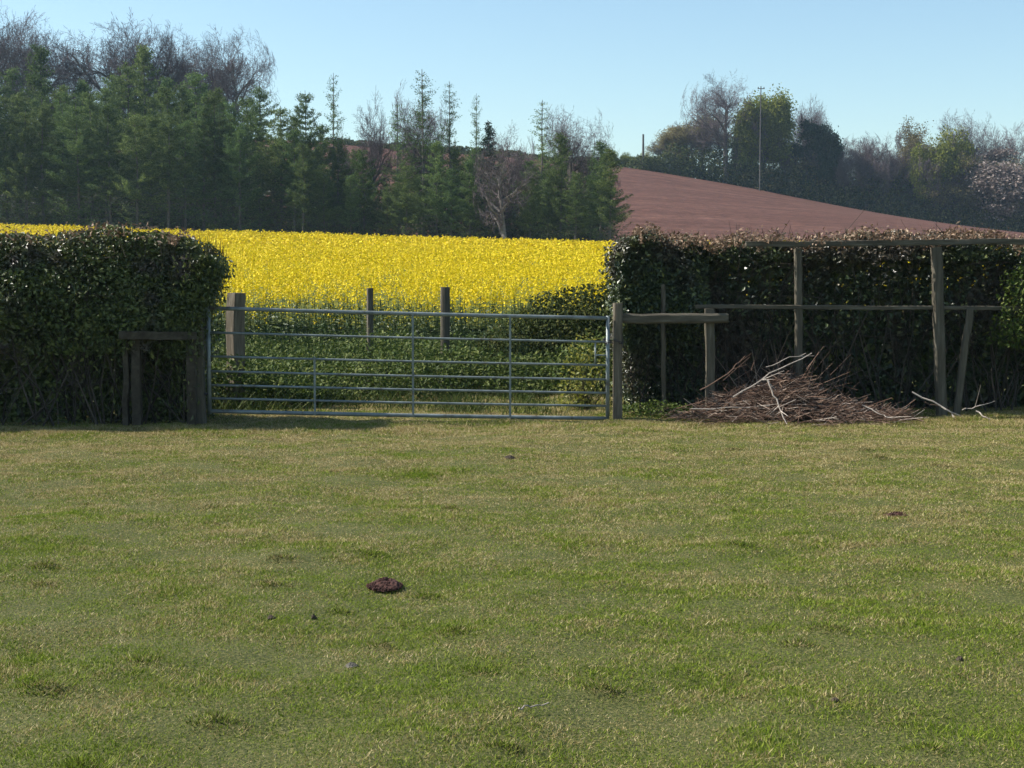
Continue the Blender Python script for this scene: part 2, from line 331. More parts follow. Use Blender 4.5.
# ------------------------------------------------------------------ pasture grass (uncountable)
def make_grass():
    g = np.random.default_rng(5); mb = MB()
    n = 1800000
    u = g.random(n); Y = 4.2 + (19.2 - 4.2) * u ** .85
    X = (g.random(n) * 2 - 1) * (Y * .40 + .6)
    P = np.stack([X, Y], 1)
    clump = wav(P, 5.5, 8, 4); keep = g.random(n) < np.clip(.9 + .3 * clump, .68, 1)
    X, Y, P, clump = X[keep], Y[keep], P[keep], clump[keep]; n = len(X)
    tus = np.clip((wav(P, 4.2, 21, 3) - .6) / .25, 0, 1)
    h = (.009 + .007 * g.random(n) + .006 * clump) * (1 + .8 * tus) * g.choice([.8, 1, 1, 1.2], n)
    line = 15.35 + .1 * X; fr = np.exp(-((Y - line) / .5) ** 2); h = h * (1 + 1.1 * fr)      # longer along the hedge bottoms
    h *= np.where(Y > 16.2, 1.8, 1.0)
    w = (.0014 + .0012 * g.random(n)) * (1 + (Y - 4) * .10)
    z = turf_z(X, Y) - .003; az = g.random(n) * 6.283
    lean = np.abs(g.normal(.9, .8, n)) * h; la = g.random(n) * 6.283
    base = np.stack([X, Y, z], 1); side = np.stack([np.cos(az), np.sin(az), 0 * az], 1) * w[:, None]
    tip = base + np.stack([np.cos(la) * lean, np.sin(la) * lean, h], 1)
    # darker, longer tussocks scattered over the turf
    C = [(hx, hy, hr, hh) for hx, hy, hr, hh in HUM]
    tb = []; tt = []; ts = []
    for q, (cx, cy, hr, h0) in enumerate(C):
        m = int(5200 * hr); rx = hr * 1.3; px_ = cx + g.normal(0, rx, m); py_ = cy + g.normal(0, rx * .8, m); d2 = ((px_ - cx) ** 2 + (py_ - cy) ** 2) / rx ** 2
        hh = (.008 + .35 * h0) * np.exp(-d2 / 3) * g.uniform(.5, 1.2, m) + .008; an = np.arctan2(py_ - cy, px_ - cx) + g.normal(0, .8, m); ln = hh * g.uniform(.3, 1.3, m)
        bb = np.stack([px_, py_, turf_z(px_, py_) - .003], 1); tb.append(bb); tt.append(bb + np.stack([np.cos(an) * ln, np.sin(an) * ln, hh], 1)); a2 = g.random(m) * 6.283
        ts.append(np.stack([np.cos(a2), np.sin(a2), 0 * a2], 1) * (.0016 + .0012 * g.random(m))[:, None] * (1 + (cy - 4) * .06))
    n0 = n; base = np.concatenate([base] + tb); tip = np.concatenate([tip] + tt); side = np.concatenate([side] + ts); n = len(base)
    v = np.stack([base - side, base + side, tip], 1)
    tri = np.arange(3 * n).reshape(-1, 3); mb.add(v.reshape(-1, 3), None, tri); mb.tm = [np.where(tri[:, 0] >= 3 * n0, 1, 0) * (np.arange(n) % 2 > 0)]
    tag(mb.build('grass', [M['grass'], M['tussock']]), 'short grazed grass blades with dry straw patches across the pasture', 'grass', kind='stuff')
make_grass()

# ------------------------------------------------------------------ rape crop (uncountable)
def make_rape():
    g = np.random.default_rng(6); mb = MB()
    def topz(X, Y): return ground(X, Y) + 1.22 + .07 * wav(np.stack([X, Y], -1), .5, 31, 3)
    # green canopy just under the flowers
    xs = np.linspace(-60, 60, 200); ys = np.concatenate([np.linspace(25.2, 50, 60), np.linspace(51, 105.5, 50)])
    X, Y = np.meshgrid(xs, ys); Z = topz(X, Y) - .34 - np.clip((27 - Y) / 2, 0, 1) * .25 + g.normal(0, .03, X.shape)
    n = len(xs); i, j = np.meshgrid(np.arange(n - 1), np.arange(len(ys) - 1)); a = (j * n + i).ravel()
    mb.add(np.stack([X, Y, Z], -1).reshape(-1, 3), np.stack([a, a + 1, a + 1 + n, a + n], 1), None, 2)
    def heads(y0, y1, dens, per, fs, spread, hgt):
        area = (y1 - y0) * .9 * (y0 + y1) / 2; k = int(area * dens)
        Y = np.sqrt(g.random(k) * (y1 ** 2 - y0 ** 2) + y0 ** 2); X = (g.random(k) * 2 - 1) * .46 * Y
        kp = g.random(k) < np.clip(.85 + .45 * wav(np.stack([X, Y * .6], 1), 1.3, 55, 3), .45, 1); X, Y = X[kp], Y[kp]; k = len(X)
        c = np.stack([X, Y, topz(X, Y) + g.normal(0, .075, k) + (g.random(k) < .03) * .09], 1)
        cc = np.repeat(c, per, 0); t = g.random(len(cc)); rad = spread * (1 - .6 * t) * np.sqrt(g.random(len(cc))); an = g.random(len(cc)) * 6.283
        cc = cc + np.stack([np.cos(an) * rad, np.sin(an) * rad, (t - .75) * hgt], 1)
        nn = np.stack([np.cos(an), np.sin(an), .9 + 0 * an], 1) + g.normal(0, .5, (len(cc), 3))
        s = fs * g.uniform(.7, 1.25, len(cc)); cards(mb, cc, nn, randdir(g, len(cc)), s * 1.2, s, .1, 0)
    heads(25.0, 42, 40, 13, .030, .055, .20); heads(23.6, 25.3, 15, 10, .028, .05, .2)
    heads(42, 68, 24, 9, .052, .085, .24)
    heads(68, 106, 13, 7, .10, .13, .26)
    # plants at the near edge: stems and leaves under sparse flowers
    k = 2600; Y = 22.9 + g.random(k) ** 1.3 * 2.6; X = (g.random(k) * 2 - 1) * 14
    ht = (topz(X, Y) - .1) * np.clip(g.normal(.92, .1, k), .5, 1.08)
    b = np.stack([X, Y, ground(X, Y)], 1); tp = b + np.stack([g.normal(0, .1, k), g.normal(-.04, .1, k), ht], 1)
    prisms(mb, b, tp, .008, .004, 3, 1)
    per = 26; t = np.repeat(0, k * per) + g.random(k * per) ** .7 * .95
    c = np.repeat(b, per, 0) * (1 - t[:, None]) + np.repeat(tp, per, 0) * t[:, None]; an = g.random(k * per) * 6.283
    L = (.20 - .13 * t) * g.uniform(.6, 1.2, k * per); dr = np.stack([np.cos(an), np.sin(an), g.normal(.35, .5, k * per)], 1)
    cards(mb, c + norm(dr) * L[:, None] * .5, randdir(g, k * per) * .6 + np.array([0, 0, 1]), dr, L, L * .32, .2, 1)
    per = 7; c = np.repeat(tp[::2], per, 0) + g.normal(0, .04, (len(tp[::2]) * per, 3)) * np.array([1, 1, 1.5])
    cards(mb, c, randdir(g, len(c)), randdir(g, len(c)), .032, .026, .1, 0)
    tag(mb.build('rapeseed_crop', [M['petal'], M['rapeleaf'], M['rapemass']]), 'field of bright yellow flowering oilseed rape behind the gate', 'rape crop', kind='stuff')
make_rape()

# ------------------------------------------------------------------ trees
UP = np.array([0, 0, 1.0])
def grow(seed, H, r0, fork=.35, ang=(28, 55), levels=5, spawn=(2, 2, 2, 2, 2), lenf=(.62, .6, .6, .55, .5), trop=.07, wob=.13, trunk_lean=0, env=.30):
    """branching skeleton: arrays of segments per level, plus the twig ends"""
    g = np.random.default_rng(seed); segs = []; tips = []
    def br(p, d, L, r, lev):
        n = (7, 5, 4, 3, 2, 2)[lev]
        for i in range(n):
            d = d + g.normal(0, wob * (.5, 1.2, 1.1, .8, .6, .5)[lev], 3) + UP * trop * (1 if lev else 2); d = d / np.linalg.norm(d)
            q = p + d * (L / n); ra = r * (1 - .62 * i / n); rb = r * (1 - .62 * (i + 1) / n)
            segs.append((*p, *q, ra, rb, lev)); p = q
            if lev < levels and (lev > 0 or (i + 1) / n >= fork):
                m = spawn[lev] if lev == 0 else g.integers(1, spawn[lev] + 1)
                for _ in range(m):
                    a = R(g.uniform(*ang)); az = g.uniform(0, 6.283)
                    h = np.cross(d, UP if abs(d[2]) < .95 else np.array([1.0, 0, 0])); h /= np.linalg.norm(h); k = np.cross(d, h)
                    e = d * math.cos(a) + (h * math.cos(az) + k * math.sin(az)) * math.sin(a)
                    br(p, e, L * lenf[lev] * g.uniform(.7, 1.15) * (1 - .35 * i / n if lev == 0 else 1), rb * g.uniform(.5, .75), lev + 1)
        tips.append((*p, lev))
    br(np.zeros(3), np.array([trunk_lean, 0, 1.0]), H * .62, r0, 0)
    s = np.array(segs); t = np.array(tips); k = H / max(s[:, 5].max(), .1)
    s[:, :6] *= k; t[:, :3] *= k
    def fit(p):
        r = np.hypot(p[:, 0], p[:, 1]); u = np.clip((p[:, 2] / H - .58) / .46, -1, 1)
        Rm = env * H * (np.sqrt(np.maximum(1 - u * u, 0)) * .9 + .12) * (1 + .13 * np.sin(np.arctan2(p[:, 1], p[:, 0]) * 3 + seed))
        f = (1 + (r / Rm) ** 5) ** -.2; p[:, 0] *= f; p[:, 1] *= f
    for q in (s[:, 0:3], s[:, 3:6], t): fit(q)
    return s, t
def skeleton_parts(root, s, bark, twig, minr=.010, split=1):
    tr = MB()
    for lev in range(split + 1):
        a = s[s[:, 8] == lev]
        if len(a): prisms(tr, a[:, :3], a[:, 3:6] + (a[:, 3:6] - a[:, :3]) * .04, a[:, 6], a[:, 7], 7 if lev == 0 else 5)
    tr.build('trunk', bark, root)
    a = s[s[:, 8] > split]; cr = MB()
    prisms(cr, a[:, :3], a[:, 3:6], np.maximum(a[:, 6], minr), np.maximum(a[:, 7], minr * .8), 3, 0)
    return cr
HIDE = []
def proto(name): 
    o = bpy.data.objects.new(name, None); COL.objects.link(o); HIDE.append(o); return o
def bare(seed, H=18, bark='bark', twig='twig', **k):
    root = proto('bare_tree'); s, t = grow(seed, H, H * .025, **k)
    skeleton_parts(root, s, M[bark], M[twig]).build('crown', M[twig], root); return root
def leafy(seed, leaf, H=14, n=5, size=.3, spread=.55, name='leafy_tree', bark='bark', keepz=0, **k):
    root = proto(name); s, t = grow(seed, H, H * .020, **k)
    cr = skeleton_parts(root, s, M[bark], M['twig']); g = np.random.default_rng(seed + 99)
    t = t[wav(t[:, :3], 14.0 / H, seed, 2) > -.12 + 0 * t[:, 0]]; c = np.repeat(t[:, :3], n, 0); c = c + g.normal(0, spread, c.shape) * np.array([1, 1, .7])
    c = c[c[:, 2] > keepz * H]
    cards(cr, c, randdir(g, len(c)) + UP * .5, randdir(g, len(c)), size * g.uniform(.6, 1.3, len(c)), size * .7 * g.uniform(.6, 1.2, len(c)), .2, 1)
    cr.build('crown', [M['twig'], M[leaf]], root); return root
def larch(seed, H=14, leaf='larch', dens=1.0, lowest=.12, width=2.3, name='larch_tree', size=.30, droop=.25, pw=.55, brk=1.0):
    root = proto(name); g = np.random.default_rng(seed)
    z = np.linspace(0, H, 12); bend = np.cumsum(g.normal(0, .035, (12, 2)), 0)
    tr = MB(); pts = np.stack([bend[:, 0], bend[:, 1], z], 1); tube(tr, pts, .017 * H * .6 * (1 - z / H * .93) + .012, 6, seed=seed)
    tr.build('trunk', M['bark'], root)
    cr = MB(); B0 = []; B1 = []; Rr = []; C = []; A = []
    zz = lowest * H
    while zz < H * .985:
        t = zz / H
        for _ in range(int(g.integers(3, 6))):
            L = (width * (1 - t) ** pw * min(1, .6 + 1.6 * t) + .22) * g.uniform(.6, 1.2); az = g.uniform(0, 6.283); base = np.array([np.interp(zz, z, bend[:, 0]), np.interp(zz, z, bend[:, 1]), zz])
            el = g.uniform(-.1, .25) + .55 * t ** 2; prev = base; ns = 4
            for k in range(ns):
                u = (k + 1) / ns
                p = base + np.array([math.cos(az), math.sin(az), 0]) * L * u * math.cos(el) + UP * (L * u * math.sin(el) - droop * L * math.sin(u * 3.1) * .5) + g.normal(0, .04, 3)
                B0.append(prev); B1.append(p); Rr.append(.022 * brk * (1 - u * .6) * (1.4 - t))
                m = max(1, int(dens * 24 * L / ns * (.5 + u) * (.22 if t < .38 else 1)))
                w = g.random((m, 1)); C.append(prev * (1 - w) + p * w + g.normal(0, .10, (m, 3)) * np.array([1.3, 1.3, .8]) - np.array([0, 0, .10])); A.append(np.tile(p - prev, (m, 1)))
                prev = p
        zz += g.uniform(.28, .55) * (H / 14)
    prisms(cr, np.array(B0), np.array(B1), np.array(Rr), np.array(Rr) * .7, 3, 0)
    c = np.concatenate(C); a = np.concatenate(A) + randdir(g, len(c)) * .45 - UP * .18; n = len(c)
    cards(cr, c, randdir(g, n) + UP * .4, a, size * g.uniform(.6, 1.4, n), size * .36 * g.uniform(.6, 1.3, n), .2, 1)
    cr.build('crown', [M['twig'], M[leaf]], root); return root

TALL = dict(fork=.34, ang=(20, 48), spawn=(2, 2, 2, 3, 3), trop=.035, wob=.12, env=.29)
WIDE = dict(fork=.30, ang=(30, 62), spawn=(2, 2, 2, 3, 3), trop=.03, wob=.14, env=.36)
BARE = [bare(s, 18, **TALL) for s in (1, 2, 3, 6)]
OAK = [bare(s, 18, **WIDE) for s in (4, 5)]
PALE = [bare(9, 12, 'palebark', 'twig', fork=.2, ang=(30, 65), wob=.2, trop=.05, levels=4, spawn=(2, 2, 2, 3, 2))]
LARCH = [larch(20 + s, 14, dens=3.6, width=(2.6, 3.3, 2.9, 3.7, 2.4, 3.1, 3.5)[s], size=.195, lowest=(.2, .12, .25, .15, .2, .3, .1)[s], droop=(.25, .4, .1, .3, .5, .2, .35)[s]) for s in range(7)]
THIN = [larch(40 + s, 14, dens=1.4, width=3.5, lowest=.18, size=.165, pw=.8, brk=1.5) for s in range(2)]
SPRUCE = [larch(50, 12, leaf='darkneedle', dens=2.2, width=2.5, lowest=.05, name='spruce_tree', size=.28, pw=.95)]
SPRING = [leafy(60 + s, 'spring', 14, n=4, size=.34, spread=.5, **{**WIDE, 'env': .27}) for s in range(2)]
OLIVE = [leafy(70 + s, 'olive', 14, n=2, size=.24, spread=.4, **TALL) for s in range(2)]
PINE = [leafy(80, 'darkneedle', 14, n=16, size=.40, spread=.42, name='pine_tree', keepz=.2, fork=.25, ang=(45, 75), levels=4, wob=.2)]
BLOOM = [leafy(90, 'blossom', 10, n=4, size=.26, spread=.4, name='blossom_tree', **WIDE)]
PROTO_H = {}
for L, h in ((BARE, 18), (OAK, 18), (PALE, 12), (LARCH, 14), (THIN, 14), (SPRUCE, 12), (SPRING, 14), (OLIVE, 14), (PINE, 14), (BLOOM, 10)):
    for o in L: PROTO_H[o.name] = h
def plant(kind, px, top, Y, label, cat='tree', group=None, wide=1.0, idx=None, sink=.1):
    X = (px - PX0) / F * Y; z = float(ground(X, Y)) - sink
    h = EYE + (HOR - top) / F * Y - z
    pr = kind[rng.integers(len(kind)) if idx is None else idx]; s = h / PROTO_H[pr.name]
    o = dup(pr, (X, Y, z), (px * 1.7 + Y * .9) % 6.283, (s * wide, s * wide, s)); tag(o, label, cat, group); return o

GW = 'trees of the wood behind the yellow crop'
# distinct trees of the wood, left to right (pixel column, treetop row, distance)
plant(OAK, 105, 9, 140, 'tall spreading leafless tree rising over the left half of the wood', group=GW, wide=1.25, idx=0)
plant(OAK, 22, 10, 138, 'leafless grey tree at the far left skyline of the wood', group=GW, idx=1, wide=.8)
plant(BARE, -8, 2, 134, 'tallest leafless tree cut by the left edge of the photo', group=GW, idx=1)
plant(OAK, 54, 14, 142, 'leafless tree between the far left trees and the spreading one', group=GW, idx=0, wide=.8)
plant(BARE, 145, 20, 143, 'leafless tree just right of the tall spreading leafless tree', group=GW, idx=1)
plant(OAK, 178, 26, 144, 'leafless tree with ivy-dark trunk above the pale-topped larch', group=GW, idx=1, wide=.85)
plant(BARE, 203, 29, 143, 'slim leafless tree next to the last of the bare skyline', group=GW, idx=2)
plant(OAK, 230, 30, 140, 'last leafless tree at the right end of the high bare skyline', group=GW, idx=1, wide=.85)
plant(LARCH, 150, 48, 121, 'tallest larch with pale green top in the left of the wood', group=GW)
plant(LARCH, 48, 48, 119, 'tall green larch standing before the far left leafless trees', group=GW)
plant(LARCH, 262, 88, 114, 'larch with ragged pointed top below the last bare skyline tree', group=GW)
plant(LARCH, 307, 93, 112, 'larch just left of the slender see-through larch', group=GW, wide=.8)
plant(THIN, 336, 76, 113, 'slender see-through larch with open whorls against the sky', group=GW, idx=0, wide=.75)
plant(BARE, 366, 88, 116, 'slim leafless tree beside the gap showing red soil', group=GW, idx=0, wide=.7)
plant(THIN, 398, 104, 112, 'thin larch right of the gap showing red soil', group=GW, idx=1, wide=.9)
plant(THIN, 423, 72, 113, 'tall feathery larch, highest in the middle of the wood', group=GW, idx=0, wide=1.1)
plant(BARE, 419, 82, 117, 'leafless tree tangled behind the tall feathery larch', group=GW, idx=2, wide=.8)
plant(THIN, 451, 84, 113, 'larch with one-sided top right of the tall feathery larch', group=GW, idx=1, wide=.8)
plant(THIN, 477, 96, 112, 'narrow larch beside the small dark spruce', group=GW, idx=0, wide=.6)
plant(SPRUCE, 489, 122, 110, 'small blackish green spruce in the middle of the wood', group=GW, wide=1.0)
plant(PALE, 506, 128, 105.9, 'pale-limbed dead tree with crooked branches at wood edge', group=GW, wide=.95)
plant(THIN, 541, 102, 114, 'larch rising behind the pale-limbed dead tree', group=GW, idx=1)
plant(OAK, 574, 106, 116, 'round leafless tree near the right end of the wood', group=GW, idx=1, wide=.9)
plant(BARE, 505, 122, 118, 'leafless tree behind the small blackish spruce', group=GW, idx=0)
plant(LARCH, 560, 135, 109, 'broad green larch low in front of the round leafless tree', group=GW, wide=1.1)
plant(LARCH, 600, 143, 110, 'green larch last but one at the right end of the wood', group=GW, wide=1.2)
plant(LARCH, 609, 150, 107, 'bushy green tree closing the right end of the wood', group=GW, wide=1.35)
plant(LARCH, 437, 142, 108, 'yellowish green larch low before the tall feathery larch', group=GW, wide=1.1)
plant(LARCH, 408, 165, 107, 'short green larch at the foot of the thin larch', group=GW, wide=1.2)
plant(LARCH, 365, 150, 109, 'dense green larch filling the foot of the red soil gap', group=GW, wide=1.25)
# the mass nobody can tell apart
LM = 'green larch in the dense dark mass behind the yellow crop'
tops = [(-30, 70), (-12, 100), (2, 118), (24, 95), (70, 92), (88, 82), (110, 88), (132, 66), (168, 95), (185, 88), (200, 74), (216, 90), (236, 103), (250, 98), (284, 108), (297, 118), (322, 125), (340, 140), (356, 150)]
for k, (px, t) in enumerate(tops): plant(LARCH, px, t, 110 + (k * 37 % 11), LM, group=GW, wide=1.05)
for k in range(22):
    px = -40 + k * 17.5 + rng.normal(0, 3); plant(LARCH, px, np.interp(px, [-40, 60, 150, 240, 340], [105, 100, 105, 125, 160]) + rng.normal(0, 12), 106.8 + rng.uniform(0, 5), LM, group=GW, wide=1.15)
for k in range(11):
    px = -30 + k * 25 + rng.normal(0, 4); plant(LARCH, px, np.interp(px, [-40, 150, 260], [75, 80, 110]) + rng.normal(0, 8), 122 + rng.uniform(0, 9), LM, group=GW, wide=1.1)
LM2 = 'dim larch behind the front trees of the middle wood'
for px, t, Y in ((318, 150, 118), (384, 178, 116), (455, 150, 116), (470, 160, 109), (498, 165, 117), (530, 160, 112), (548, 165, 117), (583, 160, 117), (595, 172, 120), (425, 170, 117), (480, 185, 113), (345, 165, 119), (405, 160, 119), (440, 158, 119), (515, 170, 119), (465, 158, 120), (325, 165, 107.5), (352, 176, 107.2), (388, 186, 107.6), (420, 176, 109.5), (452, 168, 107.3), (470, 174, 111), (494, 178, 108.5), (530, 172, 107), (548, 178, 110), (575, 172, 107.4), (590, 180, 111), (400, 176, 112), (372, 182, 112), (312, 146, 118), (345, 152, 121), (432, 150, 121), (456, 152, 122), (474, 148, 121), (500, 150, 122), (522, 154, 122), (545, 154, 121), (562, 150, 122), (588, 156, 122), (602, 164, 118), (415, 158, 121), (488, 160, 119), (535, 166, 118)):
    plant(LARCH, px, t, Y, LM2, group=GW, wide=1.15)

# shrubs: leafy domes on a few stems
def shrub(name, loc, rx, ry, h, leaf, n, size, label, cat='shrub', group=None, seed=0, skirt=.1, twigs=60, shell=.35):
    g = np.random.default_rng(seed); root = thing(name, loc, label, cat, group); loc = np.array(loc, float)
    d = randdir(g, n); d[:, 2] = np.abs(d[:, 2]); f = 1 - np.minimum(g.exponential(shell, n), 1) * .8
    f = f * (1 + .22 * wav(d, 2.6, seed + 5, 3))
    c = loc + d * f[:, None] * np.array([rx, ry, h]); c[:, 2] = np.maximum(c[:, 2], loc[2] + skirt * h * g.random(n))
    mb = MB(); cards(mb, c, d + randdir(g, n) * .9, randdir(g, n), size * g.uniform(.6, 1.3, n), size * .6 * g.uniform(.7, 1.2, n), .2)
    tw = MB(); e = randdir(g, twigs); e[:, 2] = np.abs(e[:, 2]) + .25; e = norm(e)
    base = loc + np.stack([g.normal(0, rx * .15, twigs), g.normal(0, ry * .15, twigs), 0 * e[:, 0]], 1)
    prisms(tw, base, loc + e * np.array([rx, ry, h]) * g.uniform(.6, 1.02, (twigs, 1)), size * .08, size * .03, 3)
    tw.build('stem', M['hedgestem'], root); mb.build('foliage', M[leaf], root); return root
def ground_at(px, Y): X = (px - PX0) / F * Y; return (X, Y, float(ground(X, Y)))
def px_shrub(name, px, top, Y, wpx, leaf, n, size, label, **k):
    l = ground_at(px, Y); h = EYE + (HOR - top) / F * Y - l[2]
    return shrub(name, l, wpx / F * Y / 2, wpx / F * Y / 2, h, leaf, n, size, label, **k)
px_shrub('bush', 100, 216, 105.8, 26, 'weedleaf', 500, .16, 'pale green bush at wood edge above the left hedge top', seed=201)
px_shrub('bush', 213, 222, 105.8, 30, 'weedleaf', 600, .16, 'low light green bush at wood edge behind the yellow crop', seed=202)
px_shrub('bush', 180, 224, 105.9, 18, 'weedleaf', 300, .15, 'small green bush left of the low light green bush', seed=203)
px_shrub('bush', 558, 228, 105.6, 46, 'brambleleaf', 700, .18, 'dark bush under the right end of the wood', seed=204)
for k in range(22):
    px = -10 + 29 * k + rng.normal(0, 8)
    px_shrub('bush', px, (198 if px < 330 else 182) + rng.normal(0, 10), 113 + rng.uniform(0, 9), 60, 'brambleleaf', 1200, .3, 'dim undergrowth bush among the trunks of the wood', group='undergrowth bushes in the wood', seed=220 + k)

# right-hand hill: trees along the top and right side of the red field
GH = 'trees along the red ploughed hill'
plant(OAK, 724, 69, 221, 'tall bare-limbed tree highest on the red hill skyline', group=GH, idx=0, wide=1.05)
plant(OLIVE, 700, 108, 226, 'budding tree leaning against the tall bare-limbed tree', group=GH, idx=0, wide=1.6)
plant(OLIVE, 686, 122, 228, 'budding brownish tree left of the tall bare-limbed tree', group=GH, idx=1, wide=1.7)
plant(OLIVE, 662, 134, 228, 'lowest budding tree by the short pole on the crest', group=GH, idx=0, wide=1.9)
plant(SPRING, 762, 89, 223, 'rounded fresh green tree behind the tall wooden pole', group=GH, idx=0, wide=1.0)
plant(SPRING, 746, 118, 222, 'small fresh green tree at the foot of the tall bare-limbed tree', group=GH, idx=1, wide=.8)
plant(BARE, 796, 96, 232, 'pale leafless tree peeping over the black pine', group=GH, idx=0, wide=1.0)
plant(BARE, 814, 94, 234, 'slim leafless top right behind the black pine', group=GH, idx=2, wide=.8)
plant(PINE, 815, 112, 221.5, 'blackish pine with clumped crown on the red hill', group=GH, wide=.85)
plant(OLIVE, 783, 140, 224, 'brownish budding tree between green tree and black pine', group=GH, idx=1, wide=.7)
TH = 'purplish leafless tree in the thicket right of the black pine'
for px, t, Y in ((838, 140, 224), (852, 133, 226), (864, 136, 224), (876, 134, 227), (888, 142, 224), (845, 150, 222), (870, 155, 222), (895, 150, 226)):
    plant(BARE, px, t, Y, TH, group=GH, wide=1.3)
plant(OLIVE, 912, 117, 224, 'tall budding tree first after the purplish thicket', group=GH, idx=0, wide=.9)
plant(SPRING, 940, 122, 223, 'fresh green tree among the trees right of the thicket', group=GH, idx=1, wide=.9)
plant(SPRING, 924, 140, 222, 'smaller green tree under the tall budding tree', group=GH, idx=0, wide=.8)
plant(OAK, 962, 110, 228, 'dark twiggy leafless tree rising near the right edge', group=GH, idx=1, wide=.9)
plant(BARE, 984, 128, 230, 'leafless tree between dark twiggy tree and the blossom', group=GH, idx=1, wide=1.1)
plant(BLOOM, 1004, 150, 222, 'pale blossoming tree near the right edge of the photo', group=GH, wide=1.5)
plant(OAK, 1024, 122, 229, 'leafless tree cut by the right edge of the photo', group=GH, idx=0, wide=.9)
plant(OLIVE, 957, 152, 222, 'low budding tree in front of the dark twiggy tree', group=GH, idx=1, wide=1.2)
TR = 'low leafless tree filling the wood right of the red field'
for k in range(16):
    px = 900 + 11 * k + rng.normal(0, 3); plant(BARE if k % 3 else OLIVE, px, 158 + rng.normal(0, 8), 222 + rng.uniform(0, 6), TR, group=GH, wide=1.4)
for k in range(9):
    px = 640 + 12 * k + rng.normal(0, 3)
    px_shrub('bush', px, np.interp(px, [630, 680, 740], [156, 148, 150]) + rng.normal(0, 5), 222.5, 38, 'brambleleaf', 900, .45, 'dark bush in the hedgerow along the crest of the red hill', group='dark bushes on the crest', seed=260 + k)
for k in range(25):
    px = 738 + 12.3 * k + rng.normal(0, 3)
    px_shrub('bush', px, np.interp(px, [760, 985, 1050], [156, 186, 192]) + rng.normal(0, 8), 222.3, 40, 'brambleleaf' if k % 2 else 'olive', 1100, .42, 'low scrub bush under the trees edging the red field', group='scrub edging the red field', seed=290 + k)
for k in range(24):
    px = 742 + 12.6 * k + rng.normal(0, 3)
    px_shrub('bush', px, np.interp(px, [740, 985, 1050], [160, 190, 196]) + rng.normal(0, 5), 228, 46, 'brambleleaf', 1000, .46, 'dark bush behind the scrub edging the red field', group='bushes behind the scrub', seed=370 + k)
for k in range(12):
    px = 340 + 24 * k + rng.normal(0, 4)
    px_shrub('bush', px, ridge_py(px) - 7 + rng.normal(0, 2), 222.5, 40, 'brambleleaf', 700, .5, 'far dark bush on the crest seen through the wood', group='far crest bushes', seed=330 + k)
for k in range(6):
    plant(SPRING, 610 + 9 * k, 152 + 4 * (k % 2), 230, 'small green tree on the crest left of the short pole', group=GH, wide=1.3)

for o in HIDE:                       # prototypes go once every copy is planted
    for ch in list(o.children): bpy.data.objects.remove(ch)
    bpy.data.objects.remove(o)

# poles on the hill
def pole(px, top, Y, r, label):
    l = ground_at(px, Y); h = EYE + (HOR - top) / F * Y - l[2]; root = thing('utility_pole', l, label, 'pole', 'wooden poles on the red hill'); arm = h > 8
    mb = MB(); p = np.array(l); tube(mb, [p - UP * .3, p + UP * h * .5, p + UP * h], [r, r * .9, r * .75], 8); mb.build('shaft', M['pole'], root)
    if not arm: return
    mb = MB(); plank(mb, p + np.array([-.5, -r - .06, h - .35]), p + np.array([.5, -r - .06, h - .35]), .1, .1); mb.build('crossarm', M['pole'], root)
    for x in (-.4, .4):
        mb = MB(); tube(mb, [p + np.array([x, -r - .06, h - .29]), p + np.array([x, -r - .06, h - .2]), p + np.array([x, -r - .06, h - .1])], [.05, .08, .04], 8); mb.build('insulator', M['stone'], root)
pole(758, 89, 213, .095, 'tall thin wooden pole before the rounded green tree')
pole(642, 136, 221, .18, 'short wooden pole on the crest left of the tall pole')

